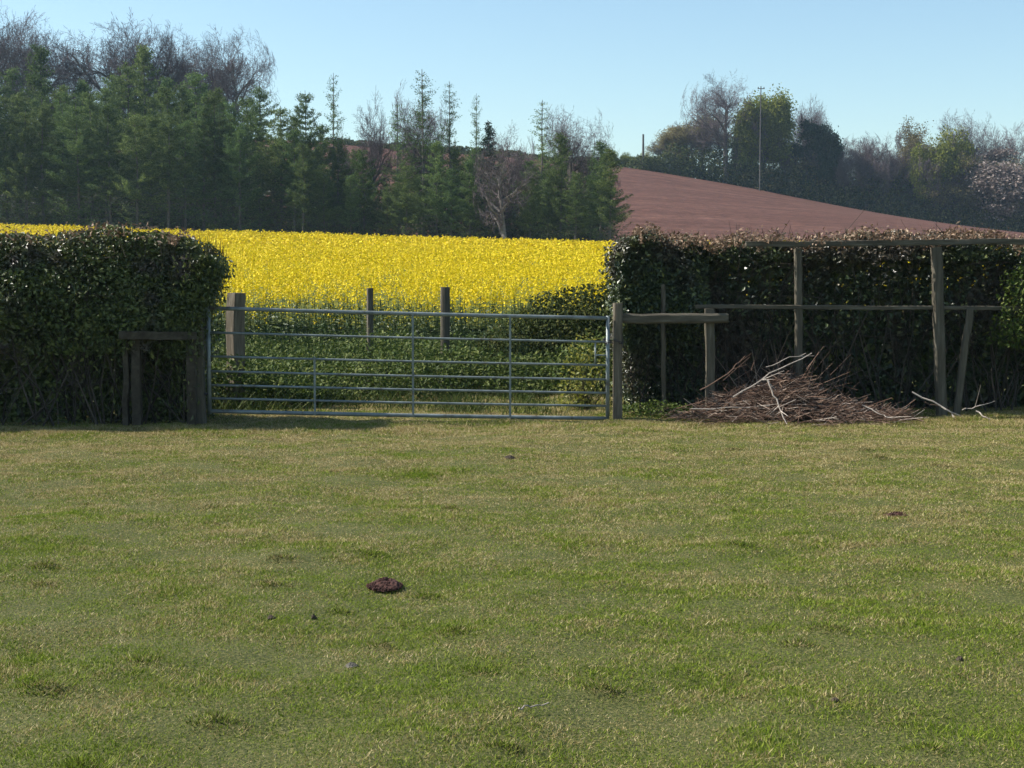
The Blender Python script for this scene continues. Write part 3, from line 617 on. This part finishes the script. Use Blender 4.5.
# ------------------------------------------------------------------ hedges
def hedge(name, x0, x1, yfun, hd, hfun, leaf, nleaf, size, label, seed, endx=None, endsign=1, front_low=.5, bare_fn=None, top_dead=0):
    g = np.random.default_rng(seed); mb = MB(); n = nleaf
    X = g.uniform(x0, x1, n); th = g.uniform(0, math.pi, n); th = np.where(g.random(n) < .6, th, g.uniform(math.pi * .5, math.pi, n))
    c, s = np.cos(th), np.sin(th); r = (np.abs(c) ** 3.4 + np.abs(s) ** 3.4) ** (-1 / 3.4)
    inn = np.minimum(g.exponential(.20, n), .95)
    lump = wav(np.stack([X * 1.0, c * hd, s * 2], 1), 2.6, seed + 1, 3)
    f = (1 - inn) * (1 + .13 * lump + .17 * wav(np.stack([X, c * hd, s * 2], 1), 6.5, seed + 8, 2) + .03 * (g.random(n) < .05) * g.random(n) * 4)
    y = yfun(X) + hd * r * c * f; z = hfun(X) * r * s * (1 - inn * .6) * (1 + .03 * lump) * np.where(g.random(n) < .25, g.random(n) ** .5, 1)
    out = np.stack([0 * c, c, s], 1)
    y = y + np.where(c < .2, .42 * np.clip((1.05 - z) / .55, 0, 1), 0)
    keep = np.ones(n, bool)
    keep &= g.random(n) < np.clip(.72 + .75 * wav(np.stack([X, y, z], 1), 7.5, seed + 21, 3), .12, 1)
    low = (z < .75) & (c < 0); keep &= ~(low & (g.random(n) > front_low))
    if bare_fn is not None: keep &= (g.random(n) < bare_fn(X, z)) | (c > .15)
    # rounded end
    if endx is not None:
        lim = endx(z, y) + .16 * wav(np.stack([X * 0, y, z], 1), 4.5, seed + 11, 3); d = (X - lim) * endsign; keep &= d < 0.05 * lump
        ne = n // 8; ze = g.random(ne) ** .8 * hfun(0); ye = yfun(np.full(ne, endx(1, 0))) + hd * (g.random(ne) * 2 - 1) * .9
        xe = endx(ze, ye) - endsign * np.minimum(g.exponential(.12, ne), .6) + endsign * np.abs(g.normal(0, .07, ne)) * (g.random(ne) < .22) + .10 * wav(np.stack([ye, ze], 1), 3.5, seed + 3, 3)
        cut = (g.random(ne) < np.where(ze < .7, front_low, 1)); 
        X = np.concatenate([X[keep], xe[cut]]); y = np.concatenate([y[keep], ye[cut]]); z = np.concatenate([z[keep], ze[cut]])
        out = np.concatenate([out[keep], np.tile([endsign, 0, .3], (cut.sum(), 1))])
    else: X, y, z, out = X[keep], y[keep], z[keep], out[keep]
    k = len(X); zc = np.maximum(z, .03)
    P = np.stack([X, y, zc], 1)
    cards(mb, P, out + randdir(g, k) * .95, randdir(g, k) + UP * .1, size * g.uniform(.45, 1.5, k), size * .6 * g.uniform(.5, 1.4, k), .25)
    cx = (x0 + x1) / 2; root = thing(name, (cx, float(yfun(cx)), 0), label, 'hedge')
    nc = int(2800 * (x1 - x0)); xi = g.uniform(x0, x1, nc)
    if endx is not None: xi = np.where(endsign > 0, np.minimum(xi, endx(.3, 0) - .15 - .4 * g.random(nc)), np.maximum(xi, endx(.3, 0) + .15 + .4 * g.random(nc)))
    ci = np.stack([xi, yfun(xi) + hd * g.uniform(.15, .9, nc), hfun(xi) * .93 * g.random(nc)], 1)
    cards(mb, ci, randdir(g, nc) + np.array([0, -1.2, 0]), randdir(g, nc), .10 * g.uniform(.7, 1.3, nc), .075 * g.uniform(.7, 1.2, nc), .15)
    mb.build('foliage', M[leaf], root)
    # stems, laid branches and sprigs
    tw = MB(); m = int(46 * (x1 - x0)); bx = g.uniform(x0 + .1, x1 - .1, m)
    if endx is not None: bx = np.where(endsign > 0, np.minimum(bx, endx(.3, 0) - .12), np.maximum(bx, endx(.3, 0) + .12))
    p = np.stack([bx, yfun(bx) + g.uniform(-.55, .75, m) * hd, 0 * bx], 1); rad = g.uniform(.004, .013, m); d = np.stack([g.normal(0, .3, m), g.normal(0, .12, m), np.ones(m)], 1)
    hh = hfun(bx)
    for q in range(4):
        d = d + g.normal(0, .22, (m, 3)) * np.array([1.2, .5, .3]); e = p + norm(d) * (hh / 4)[:, None] * g.uniform(.8, 1.05, (m, 1)); e[:, 1] = np.clip(e[:, 1], yfun(e[:, 0]) - hd * .62, yfun(e[:, 0]) + hd * .8); e[:, 2] = np.minimum(e[:, 2], hh * .97)
        if endx is not None: e[:, 0] = np.where(endsign > 0, np.minimum(e[:, 0], endx(.3, 0) - .03), np.maximum(e[:, 0], endx(.3, 0) + .03))
        prisms(tw, p, e, rad * (1 - q * .18), rad * (1 - (q + 1) * .18), 4); p = e
        j = g.random(m) < .8; sd = norm(randdir(g, m) * np.array([1, .25, .6]) + UP * .2)
        if endx is not None: sd[:, 0] = np.where(np.abs(p[:, 0] - endx(.3, 0)) < .5, -endsign * np.abs(sd[:, 0]), sd[:, 0])
        prisms(tw, p[j], (p + sd * g.uniform(.15, .5, (m, 1)))[j], rad[j] * .5, .002, 3)
    ms = int(130 * (x1 - x0)); sx = g.uniform(x0, x1, ms)
    if endx is not None: sx = np.where(endsign > 0, np.minimum(sx, endx(1.6, 0) - .05), np.maximum(sx, endx(1.6, 0) + .05))
    sp = np.stack([sx, yfun(sx) + g.uniform(-1, 1, ms) * hd * .9, hfun(sx) * (.93 + .05 * wav(np.stack([sx, sx * 0], 1), 2.6, seed + 1, 2))], 1)
    prisms(tw, sp - UP * .08, sp + (UP + g.normal(0, .5, (ms, 3))) * g.uniform(.03, .13, (ms, 1)), .003, .0015, 3)
    tw.build('stem', M['hedgestem'], root)
    if top_dead:
        dl = MB(); nd = int(top_dead * (x1 - x0)); dx = g.uniform(x0, x1, nd)
        if endx is not None: dx = np.where(endsign > 0, np.minimum(dx, endx(1.9, 0) - .1), np.maximum(dx, endx(1.9, 0) + .1))
        dp = np.stack([dx, yfun(dx) + g.uniform(-1.3, .95, nd) * hd, hfun(dx) * g.normal(.98, .022, nd)], 1)
        cards(dl, dp, randdir(g, nd) + UP * .6, randdir(g, nd), .05 * g.uniform(.5, 1.4, nd), .028 * g.uniform(.5, 1.3, nd), .3)
        dl.build('dead_leaves', M['deadleaf'], root)
    return root
YL = lambda x: 15.95 + .1 * (x + 3.1)
hedge('hedge', -9.0, -2.9, YL, .58, lambda x: np.interp(x, [-9, -5.4, -4.7, -4.25, -3.75, -3.4, -3.1, -2.9], [1.98, 1.98, 1.99, 2.05, 2.04, 1.97, 1.88, 1.74]) + .018 * np.sin(np.asarray(x) * 5.7 + 1) + .014 * np.sin(np.asarray(x) * 13.3), 'hedgeleaf', 180000, .050,
      'dense dark clipped hedge left of the metal gate', 301, endx=lambda z, y: -3.07 - .17 * np.clip((1.6 - z) / .5, 0, 1) * 1.5 - .42 * np.clip((z - 1.55) / .42, 0, 1) ** 2, endsign=1, front_low=.12, top_dead=260)
YR = lambda x: 17.06 + .06 * (x - 1.1)
hedge('hedge', 1.0, 9.5, YR, .55, lambda x: 1.99 + .03 * np.sin(np.asarray(x) * 1.7) + .025 * np.sin(np.asarray(x) * 13.1) + .03 * np.sin(np.asarray(x) * 5.1), 'ivyleaf', 200000, .053,
      'dark glossy hedge behind timber rails right of the gate', 302, endx=lambda z, y: 1.20 + .35 * np.clip((z - 1.7) / .35, 0, 1) ** 2 + .12 * np.clip(1.2 - z, 0, 1), endsign=-1, front_low=.25, top_dead=1250,
      bare_fn=lambda X, z: np.where((X > 2.2) & (z < 1.72), np.where(z < .9, .04, .09), 1.0))
# bright growth at right edge, bramble and sapling behind the gate
shrub('hawthorn', (5.85, 16.6, .75), .55, .30, 1.1, 'weedleaf', 2600, .055, 'sunlit green hawthorn shoots in the hedge at right edge', seed=401, skirt=.0)
shrub('bramble', (1.45, 20.7, 0), 2.1, .8, 1.52, 'brambleleaf', 26000, .065, 'dark green bramble bank between the crop and the right gatepost', 'bramble', seed=402)
shrub('sapling', (.82, 17.2, 0), .36, .3, .92, 'yellowleaf', 900, .05, 'yellowish sapling behind the latch end of the gate', 'sapling', seed=403, shell=.6, twigs=40)
shrub('nettle_patch', (1.58, 16.35, 0), .5, .22, .20, 'weedleaf', 800, .042, 'small green nettle patch at the foot of the right gatepost', 'nettles', seed=404)

# weeds behind the gate (uncountable)
def make_weeds():
    g = np.random.default_rng(410); mb = MB(); n = 80000
    Y = 18.9 + g.random(n) ** 1.1 * 4.0; X = g.uniform(-7, 3.5, n); lf = (g.random(n) < .16); X = np.where(lf, g.uniform(-4.6, -2.2, n), X); Y = np.where(lf, g.uniform(17.2, 19.2, n), Y); P = np.stack([X, Y], 1)
    Y = np.where(lf, Y, Y - 1.0 * np.clip((-.5 - X) / 1.2, 0, 1) * np.clip((20.5 - Y) / 1.6, 0, 1)); P = np.stack([X, Y], 1)
    top = .60 + .27 * wav(P, 1.5, 77, 3) ; top *= np.where(lf, np.clip(.45 + (-2.4 - X) * .3, .3, .9), np.clip((Y - 18.75 + 1.0 * np.clip((-.5 - X) / 1.2, 0, 1)) / .5, .25, 1))
    z = top * np.sqrt(g.random(n)) * g.uniform(.7, 1.08, n)
    cards(mb, np.stack([X, Y, z], 1), randdir(g, n) * .8 + UP * .8 + np.array([0, -.4, 0]), randdir(g, n), .065 * g.uniform(.5, 1.4, n), .036 * g.uniform(.5, 1.4, n), .2)
    k = 2200; Y = 18.9 + g.random(k) * 4; X = g.uniform(-7, 3.5, k); b = np.stack([X, Y, 0 * X], 1)
    prisms(mb, b, b + np.stack([g.normal(0, .07, k), g.normal(0, .07, k), .62 + g.normal(0, .12, k)], 1), .004, .002, 3, 1)
    k = 16000; Y = 16.5 + g.random(k) * 2.9; X = g.uniform(-5, 2.2, k); cl = wav(np.stack([X, Y], 1), 3.0, 91, 3); kp = g.random(k) < np.clip(.25 + .6 * cl, .05, 1); X, Y, cl = X[kp], Y[kp], cl[kp]; k = len(X)
    hh = (.05 + .10 * g.random(k)) * (1 + .7 * np.clip(cl, 0, 1)) * np.where(X < -1.2, 1.5, 1); b = np.stack([X, Y, 0 * X], 1)
    prisms(mb, b, b + np.stack([g.normal(0, .5, k) * hh, g.normal(0, .5, k) * hh, hh], 1), .0045, .001, 3, 0)
    tag(mb.build('weeds', [M['weedleaf'], M['rapeleaf'], M['grass']]), 'rank green weeds along the crop edge behind the gate', 'weeds', kind='stuff')
make_weeds()

# ------------------------------------------------------------------ gate
GL = np.array([-3.17, 15.66, 0]); GRt = np.array([1.03, 16.1, 0])
def gp(t, h):  # point on the gate plane: t along, h up; the gate drops a little to the right
    p = GL + (GRt - GL) * t; lift = .115 + (-.005 - .115) * t
    return np.array([p[0], p[1], lift + h])
gate = thing('field_gate', (GL[0], GL[1], 0), 'galvanised seven-bar steel field gate, closed, between the two hedges', 'gate')
BARS = [.02, .155, .295, .44, .595, .845, 1.10]
for k, h in enumerate(BARS):
    mb = MB(); r = .021 if k in (0, 6) else .0125
    tube(mb, [gp(t, h - .006 * math.sin(t * 3.14)) for t in np.linspace(.002, .998, 9)], r, 10)
    mb.build('top_bar' if k == 6 else 'bottom_bar' if k == 0 else 'bar', M['galv'], gate, smooth=True)
for t in (0, 1):
    mb = MB(); tube(mb, [gp(t, h) for h in (-.01, .5, 1.125)], .021, 10); mb.build('end_upright', M['galv'], gate, smooth=True)
for t in (.26, .505, .75):
    mb = MB(); plank(mb, gp(t, .0) - np.array([0, .026, 0]), gp(t, 1.10 if t > .3 else .62) - np.array([0, .026, 0]), .022, .008, .001, rough=.0005, n=3); mb.build('brace', M['galv'], gate)
mb = MB(); tube(mb, [gp(.968, .595), gp(.968, .845)], .009, 8); tube(mb, [gp(.968, .70), gp(1.0, .70)], .009, 8); mb.build('latch', M['galv'], gate, smooth=True)
for h in (.2, .9):
    mb = MB(); tube(mb, [gp(0, h), gp(-.012, h), gp(-.03, h)], .014, 8); mb.build('hinge', M['iron'], gate)
# chain round the gatepost, links of bent rod
ch = MB(); pc = np.array([1.145, 16.14, 0]); n = 22
for k in range(n):
    a = k / n * 2 * math.pi; c = np.array([1.09 + .105 * math.cos(a), 16.13 + .09 * math.sin(a), .845 + .02 * math.sin(a * 3)])
    tg = norm(np.array([-.105 * math.sin(a), .09 * math.cos(a), 0])); sd = UP if k % 2 else norm(np.cross(tg, UP))
    tube(ch, [c + tg * .02 * math.cos(b) + sd * .011 * math.sin(b) for b in np.linspace(0, 6.283, 9)], .0045, 6, caps=False)
tag(ch.build('gate_chain', M['iron'], origin=(1.09, 16.13, .845)), 'dark chain looped round the latch end of the gate and its post', 'chain')

# ------------------------------------------------------------------ timber
def round_post(name, px, py_top, Y, r, label, group, base_px=None, mat='timber', seed=0, bottom=-.15, topr=None):
    tp = at(px, py_top, Y); bx = at(px if base_px is None else base_px, 380, Y)[0]; b = np.array([bx, Y, bottom])
    mb = MB(); tube(mb, [b + (tp - b) * t for t in np.linspace(0, 1, 6)], r, 12, jitter=.05, seed=seed)
    return tag(mb.build(name, M[mat], origin=(b[0], b[1], 0), smooth=False), label, 'post', group)
GPST = 'upright timber posts around the gateway'
round_post('gatepost', 617.5, 303, 16.14, .053, 'weathered round gatepost at the latch end of the gate', GPST, seed=1, mat='brownwood')
mb = MB(); p = at(199, 334, 15.66); plank(mb, (p[0] - .02, 15.68, -.1), (p[0] - .02, 15.68, 1.2), .14, .14, .012, seed=3)
tag(mb.build('gatepost', M['timber'], origin=(p[0], 15.68, 0)), 'square gatepost half buried in the left hedge end', 'post', GPST)
round_post('fence_post', 370, 288, 20.6, .045, 'thin wooden post behind the gate left of the thicker one', GPST, seed=4)
round_post('fence_post', 445, 287, 20.4, .062, 'thicker dark wooden post behind the middle of the gate', GPST, seed=5)
mb = MB(); p = at(236, 293, 17.6); plank(mb, (p[0] - .03, 17.6, -.1), (p[0], 17.6, p[2]), .15, .18, .012, seed=6, rough=.005, rot=.6)
tag(mb.build('old_post', M['brownwood'], origin=(p[0], 17.6, 0)), 'squat weathered square post behind the hinge end of the gate', 'post', GPST)
# left rail fence against the hedge
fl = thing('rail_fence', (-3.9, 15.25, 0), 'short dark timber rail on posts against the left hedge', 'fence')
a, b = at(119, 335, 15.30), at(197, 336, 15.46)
mb = MB(); plank(mb, a, b, .05, .085, seed=7); mb.build('rail', M['shadewood'], fl)
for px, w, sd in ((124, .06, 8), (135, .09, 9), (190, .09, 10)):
    p = at(px, 340, 15.46); mb = MB(); plank(mb, (p[0], 15.48, -.1), (p[0] + .01, 15.48, p[2] + .03), w, w, seed=sd); mb.build('post', M['shadewood'], fl)
# short thick rail from the gatepost
fs = thing('rail_fence', (1.6, 16.2, 0), 'single thick timber rail between the right gatepost and a short post', 'fence')
mb = MB(); plank(mb, at(622.5, 318.5, 16.18), at(728, 318.5, 16.28), .06, .105, .02, seed=11); mb.build('rail', M['rail'], fs)
p = at(710, 309, 16.36); mb = MB(); plank(mb, (p[0] + .01, 16.36, -.1), (p[0], 16.36, p[2]), .10, .10, seed=12); mb.build('post', M['timber'], fs)
# tall post-and-rail fence
ft = thing('timber_fence', (4, 16.5, 0), 'tall weathered post and rail fence holding back the right hedge', 'fence')
mb = MB(); plank(mb, at(745, 244.5, 16.52), at(1100, 240, 16.66), .05, .062, seed=13, n=14, rough=.004); mb.build('top_rail', M['rail'], ft)
mb = MB(); plank(mb, at(695, 306, 16.53), at(1100, 308, 16.68), .04, .045, seed=14, n=12, sag=.01); mb.build('middle_rail', M['rail'], ft)
for px, bpx, top, w, sd in ((663, 664, 284, .05, 15), (798, 799, 248, .082, 16), (936.5, 941, 247, .11, 17), (970.5, 958, 309, .075, 18)):
    p = at(px, top, 16.6); q = at(bpx, 400, 16.6); mb = MB(); d = (q - p); q = p + d * ((p[2] + .1) / (p[2] - q[2]))
    plank(mb, q, p, w, w, .015, seed=sd, n=8, rough=.003); mb.build('post', M['timber'], ft)

# ------------------------------------------------------------------ brush pile and loose sticks
def stick_mesh(mb, pts, r0, r1, seed, sides=6, forks=2):
    g = np.random.default_rng(seed); pts = np.asarray(pts, float); n = 9; t = np.linspace(0, len(pts) - 1, n)
    q = np.stack([np.interp(t, np.arange(len(pts)), pts[:, k]) for k in range(3)], 1); q[1:-1] += g.normal(0, .006, (n - 2, 3)); r0, r1 = r0 * .8, r1 * .8
    tube(mb, q, np.linspace(r0, r1, n), sides, seed=seed)
    for k in range(forks):
        i = g.integers(3, n - 1); d = norm(q[i] - q[i - 1]) + g.normal(0, .45, 3); e = q[i] + norm(d) * g.uniform(.1, .3)
        prisms(mb, q[i:i + 1], e[None], r1 * 1.1, r1 * .4, 4)
def make_pile():
    g = np.random.default_rng(500); root = thing('brush_pile', (3.0, 16.15, 0), 'heap of cut reddish brown hedge brushwood in front of the right hedge', 'brush pile')
    mb = MB(); n = 3800
    x = np.clip(g.normal(2.92, .47, n), 1.75, 4.1); prof = .37 * np.exp(-((x - 2.9) / .68) ** 2) + .04 + .05 * np.sin(x * 9)
    y = 16.1 + g.normal(0, .22, n); z = prof * g.random(n) ** .7 * np.exp(-((y - 16.15) / .5) ** 2) + .02
    c = np.stack([x, y, z], 1); L = g.uniform(.12, .40, n) * np.where(g.random(n) < .15, 1.6, 1); tl = g.random(n) < .13; x = np.where(tl, g.uniform(3.3, 4.25, n), x); z = np.where(tl, .02 + .07 * g.random(n), z); c = np.stack([x, y, z], 1); az = g.normal(0, .7, n) + g.choice([0, 3.14], n); el = g.normal(0, .40, n)
    d = np.stack([np.cos(az) * np.cos(el), np.sin(az) * np.cos(el), np.sin(el)], 1)
    a = c - d * L[:, None] / 2; e = c + d * L[:, None] / 2; a[:, 2] = np.maximum(a[:, 2], .012); e[:, 2] = np.maximum(e[:, 2], .012)
    mid = (a + e) / 2 + g.normal(0, .02, (n, 3)); mid[:, 2] = np.maximum(mid[:, 2], .012); r = g.uniform(.0015, .0048, n)
    prisms(mb, a, mid, r, r * .8, 4); prisms(mb, mid, e, r * .8, r * .45, 4)
    # fine dark brush leaning back against the hedge
    k = 80; b = np.stack([g.normal(2.95, .35, k), 16.35 + g.normal(0, .12, k), np.abs(g.normal(.25, .15, k))], 1)
    dd = norm(np.stack([g.normal(.1, .6, k), g.normal(.15, .2, k), np.abs(g.normal(.7, .35, k))], 1)); prisms(mb, b, b + dd * g.uniform(.25, .65, (k, 1)), .0045, .0015, 3)
    mb.build('twigs', M['pilestick'], root)
    return root
make_pile()
GS = 'loose cut branches by the brush pile'
def stick(pxs, Y, r0, r1, label, seed, mat='palestick', forks=2):
    mb = MB(); pts = [at(px, py, Y + dy) for px, py, dy in pxs]
    stick_mesh(mb, pts, r0, r1, seed, forks=forks); p = pts[0]
    return tag(mb.build('branch', M[mat], origin=(p[0], p[1], max(p[2], 0))), label, 'branch', GS)
stick([(733, 397, 0), (770, 374, .02), (812, 353, .1)], 15.85, .011, .006, 'long pale branch sticking out of the brush pile top to the right', 601)
stick([(766, 367, .1), (790, 358, .12), (806, 353, .14)], 15.85, .006, .004, 'thin pale twig just above the long pale branch', 602, forks=1)
stick([(768, 380, 0), (776, 400, -.08), (787, 424, -.25)], 15.75, .012, .008, 'reddish branch propped steeply down the front of the pile', 603)
stick([(690, 409, -.1), (720, 408, -.12), (770, 406, -.1)], 15.85, .009, .005, 'pale branch lying along the left foot of the pile', 604)
stick([(700, 390, .0), (728, 374, .05), (745, 356, .12)], 15.9, .009, .005, 'brown branch slanting up out of the pile on its left', 605, mat='pilestick')
stick([(862, 405, 0), (880, 414, -.1), (893, 419, -.2)], 15.85, .009, .006, 'pale branch end poking out at the right foot of the pile', 606)
stick([(912, 392, .1), (940, 406, .0), (952, 413, -.05), (955, 421, -.1)], 16.0, .013, .010, 'bent pale branch lying right of the pile', 607)
stick([(925, 402, 0), (945, 409, 0), (962, 418, -.1)], 16.15, .007, .004, 'thin branch behind the bent pale branch', 608, mat='pilestick')
stick([(962, 410, .1), (975, 407, .1), (995, 401, .2)], 16.0, .008, .004, 'pale forked branch lying farthest right of the pile', 609)
stick([(976, 411, 0), (985, 417, -.1), (991, 421, -.15)], 15.95, .010, .007, 'short pale stub below the forked branch', 610, forks=0)

# ------------------------------------------------------------------ small things in the grass
def lump(name, px, py, w, d, h, mat, label, cat, seed, rough=.25, crumbs=0, group=None):
    Y = EYE * F / (py - HOR) * .985; X = (px - PX0) / F * Y; z0 = float(turf_z(np.array(X), np.array(Y))) + .01
    g = np.random.default_rng(seed); mb = MB(); nu, nv = 22, 9; V = []
    for j in range(nv):
        f = j / (nv - 1) * math.pi / 2
        for i in range(nu):
            a = i / nu * 2 * math.pi; V.append((math.cos(a) * math.cos(f), math.sin(a) * math.cos(f), math.sin(f)))
    V = np.array(V); k = 1 + rough * wav(V, 3, seed, 3) + g.normal(0, rough * .2, len(V)); V[:, 2] = V[:, 2] ** 1.7; V = V * k[:, None] * np.array([w / 2, d / 2, h]) + np.array([X, Y, z0 - .008])
    i = np.arange(nu); j2 = (i + 1) % nu
    q = np.concatenate([np.stack([j * nu + i, j * nu + j2, (j + 1) * nu + j2, (j + 1) * nu + i], 1) for j in range(nv - 1)])
    mb.add(V, q)
    if crumbs:
        a = g.random(crumbs) * 6.283; rr = np.sqrt(g.random(crumbs)) * 1.1; c = np.stack([X + np.cos(a) * rr * w / 2, Y + np.sin(a) * rr * d / 2, z0 + h * np.clip(1 - rr, 0, 1) * .9], 1)
        s = g.uniform(.003, .010, crumbs); prisms(mb, c - UP * s[:, None] * .6, c + randdir(g, crumbs) * .2 * s[:, None] + UP * s[:, None] * .8, s, s * .6, 5, caps=True)
    return tag(mb.build(name, mat, origin=(X, Y, z0)), label, cat, group)
lump('molehill', 383, 581, .165, .19, .046, M['molesoil'], 'fresh reddish brown molehill in the short grass', 'molehill', 701, crumbs=420, rough=.15)
GC = 'dark clods and droppings in the grass'
lump('clod', 268, 618, .042, .042, .016, M['dung'], 'small dark clod left below the molehill', 'clod', 702, group=GC)
lump('clod', 311, 616, .03, .034, .02, M['dung'], 'smallest dark clod between the other clod and the molehill', 'clod', 703, group=GC)
lump('stone', 349, 663, .055, .05, .014, M['stone'], 'grey flat stone in the grass below the molehill', 'stone', 704)
lump('clod', 510, 458, .09, .09, .03, M['dung'], 'dark clod in the dry grass below the gate', 'clod', 705, group=GC)
lump('clod', 967, 659, .032, .032, .016, M['dung'], 'dark clod alone in the grass at lower right', 'clod', 706, group=GC)
lump('clod', 900, 513, .16, .12, .012, M['molesoil'], 'flattened reddish soil patch in the grass at right', 'clod', 707, group=GC, crumbs=30)
lump('clod', 841, 707, .034, .036, .014, M['dung'], 'dark clod near the lower right of the stick', 'clod', 708, group=GC)
mb = MB(); pts = [at(519, 725, 5.25), at(533, 721, 5.29), at(549, 718, 5.32)]
for p in pts: p[2] = .045
stick_mesh(mb, pts, .004, .0025, 710, forks=0); tag(mb.build('twig', M['palestick'], origin=pts[0]), 'thin pale stick lying in the foreground grass', 'stick')

# ------------------------------------------------------------------ haze, light, camera
mb = MB(); x, y0, y1, z0, z1 = 470, -46, 650, -6, 46
V = [(sx * x, y, z) for z in (z0, z1) for y in (y0, y1) for sx in (-1, 1)]
mb.add(V, [(0, 2, 3, 1), (4, 5, 7, 6), (0, 1, 5, 4), (2, 6, 7, 3), (0, 4, 6, 2), (1, 3, 7, 5)])
m, nt, N, Lk = new_mat('haze_air'); pv = N('ShaderNodeVolumePrincipled'); pv.inputs['Color'].default_value = (.55, .78, 1, 1); pv.inputs['Density'].default_value = .00024; pv.inputs['Anisotropy'].default_value = .3
o = N('ShaderNodeOutputMaterial'); Lk(pv.outputs[0], o.inputs['Volume'])
tag(mb.build('haze', m), 'thin blue haze between the camera and the far trees', 'haze', kind='stuff')

W = bpy.data.worlds.new('World'); S.world = W; W.use_nodes = True; nt = W.node_tree; nt.nodes.clear()
sk = nt.nodes.new('ShaderNodeTexSky'); sk.sky_type = 'NISHITA'; sk.sun_disc = False; sk.sun_elevation = SUN_EL
sk.sun_rotation = math.atan2(SUN[0], SUN[1]); sk.air_density = 1.0; sk.dust_density = 0.6; sk.ozone_density = 1.0
bg = nt.nodes.new('ShaderNodeBackground'); bg.inputs[1].default_value = .094
wo = nt.nodes.new('ShaderNodeOutputWorld'); nt.links.new(mix(nt, sk.outputs[0], (.91, 1.0, .985), 1.0, 'MULTIPLY'), bg.inputs[0]); nt.links.new(bg.outputs[0], wo.inputs[0])
ld = bpy.data.lights.new('sun', 'SUN'); ld.energy = 5.0; ld.angle = R(.5); ld.color = (1, .95, .86)
lo = bpy.data.objects.new('sun', ld); COL.objects.link(lo); lo.location = (-30, 10, 40)
from mathutils import Vector
lo.rotation_euler = Vector(-SUN).to_track_quat('-Z', 'Y').to_euler()
cd = bpy.data.cameras.new('camera'); cam = bpy.data.objects.new('camera', cd); COL.objects.link(cam)
cd.sensor_width = 36; cd.lens = F / 1024 * 36; cd.clip_end = 3000; cd.clip_start = .1
cam.location = (0, 0, EYE); cam.rotation_euler = (math.pi / 2 - PITCH, 0, 0); S.camera = cam
S.view_settings.view_transform = 'Standard'; S.view_settings.look = 'None'; S.view_settings.exposure = .88; S.view_settings.gamma = 1
try: S.view_settings.use_curve_mapping = False
except Exception: pass
S.render.engine = 'CYCLES'; S.cycles.max_bounces = 6; S.cycles.diffuse_bounces = 3; S.cycles.glossy_bounces = 2; S.cycles.transmission_bounces = 3; S.cycles.volume_bounces = 1; S.cycles.transparent_max_bounces = 4
S.cycles.use_denoising = True; S.cycles.use_light_tree = False
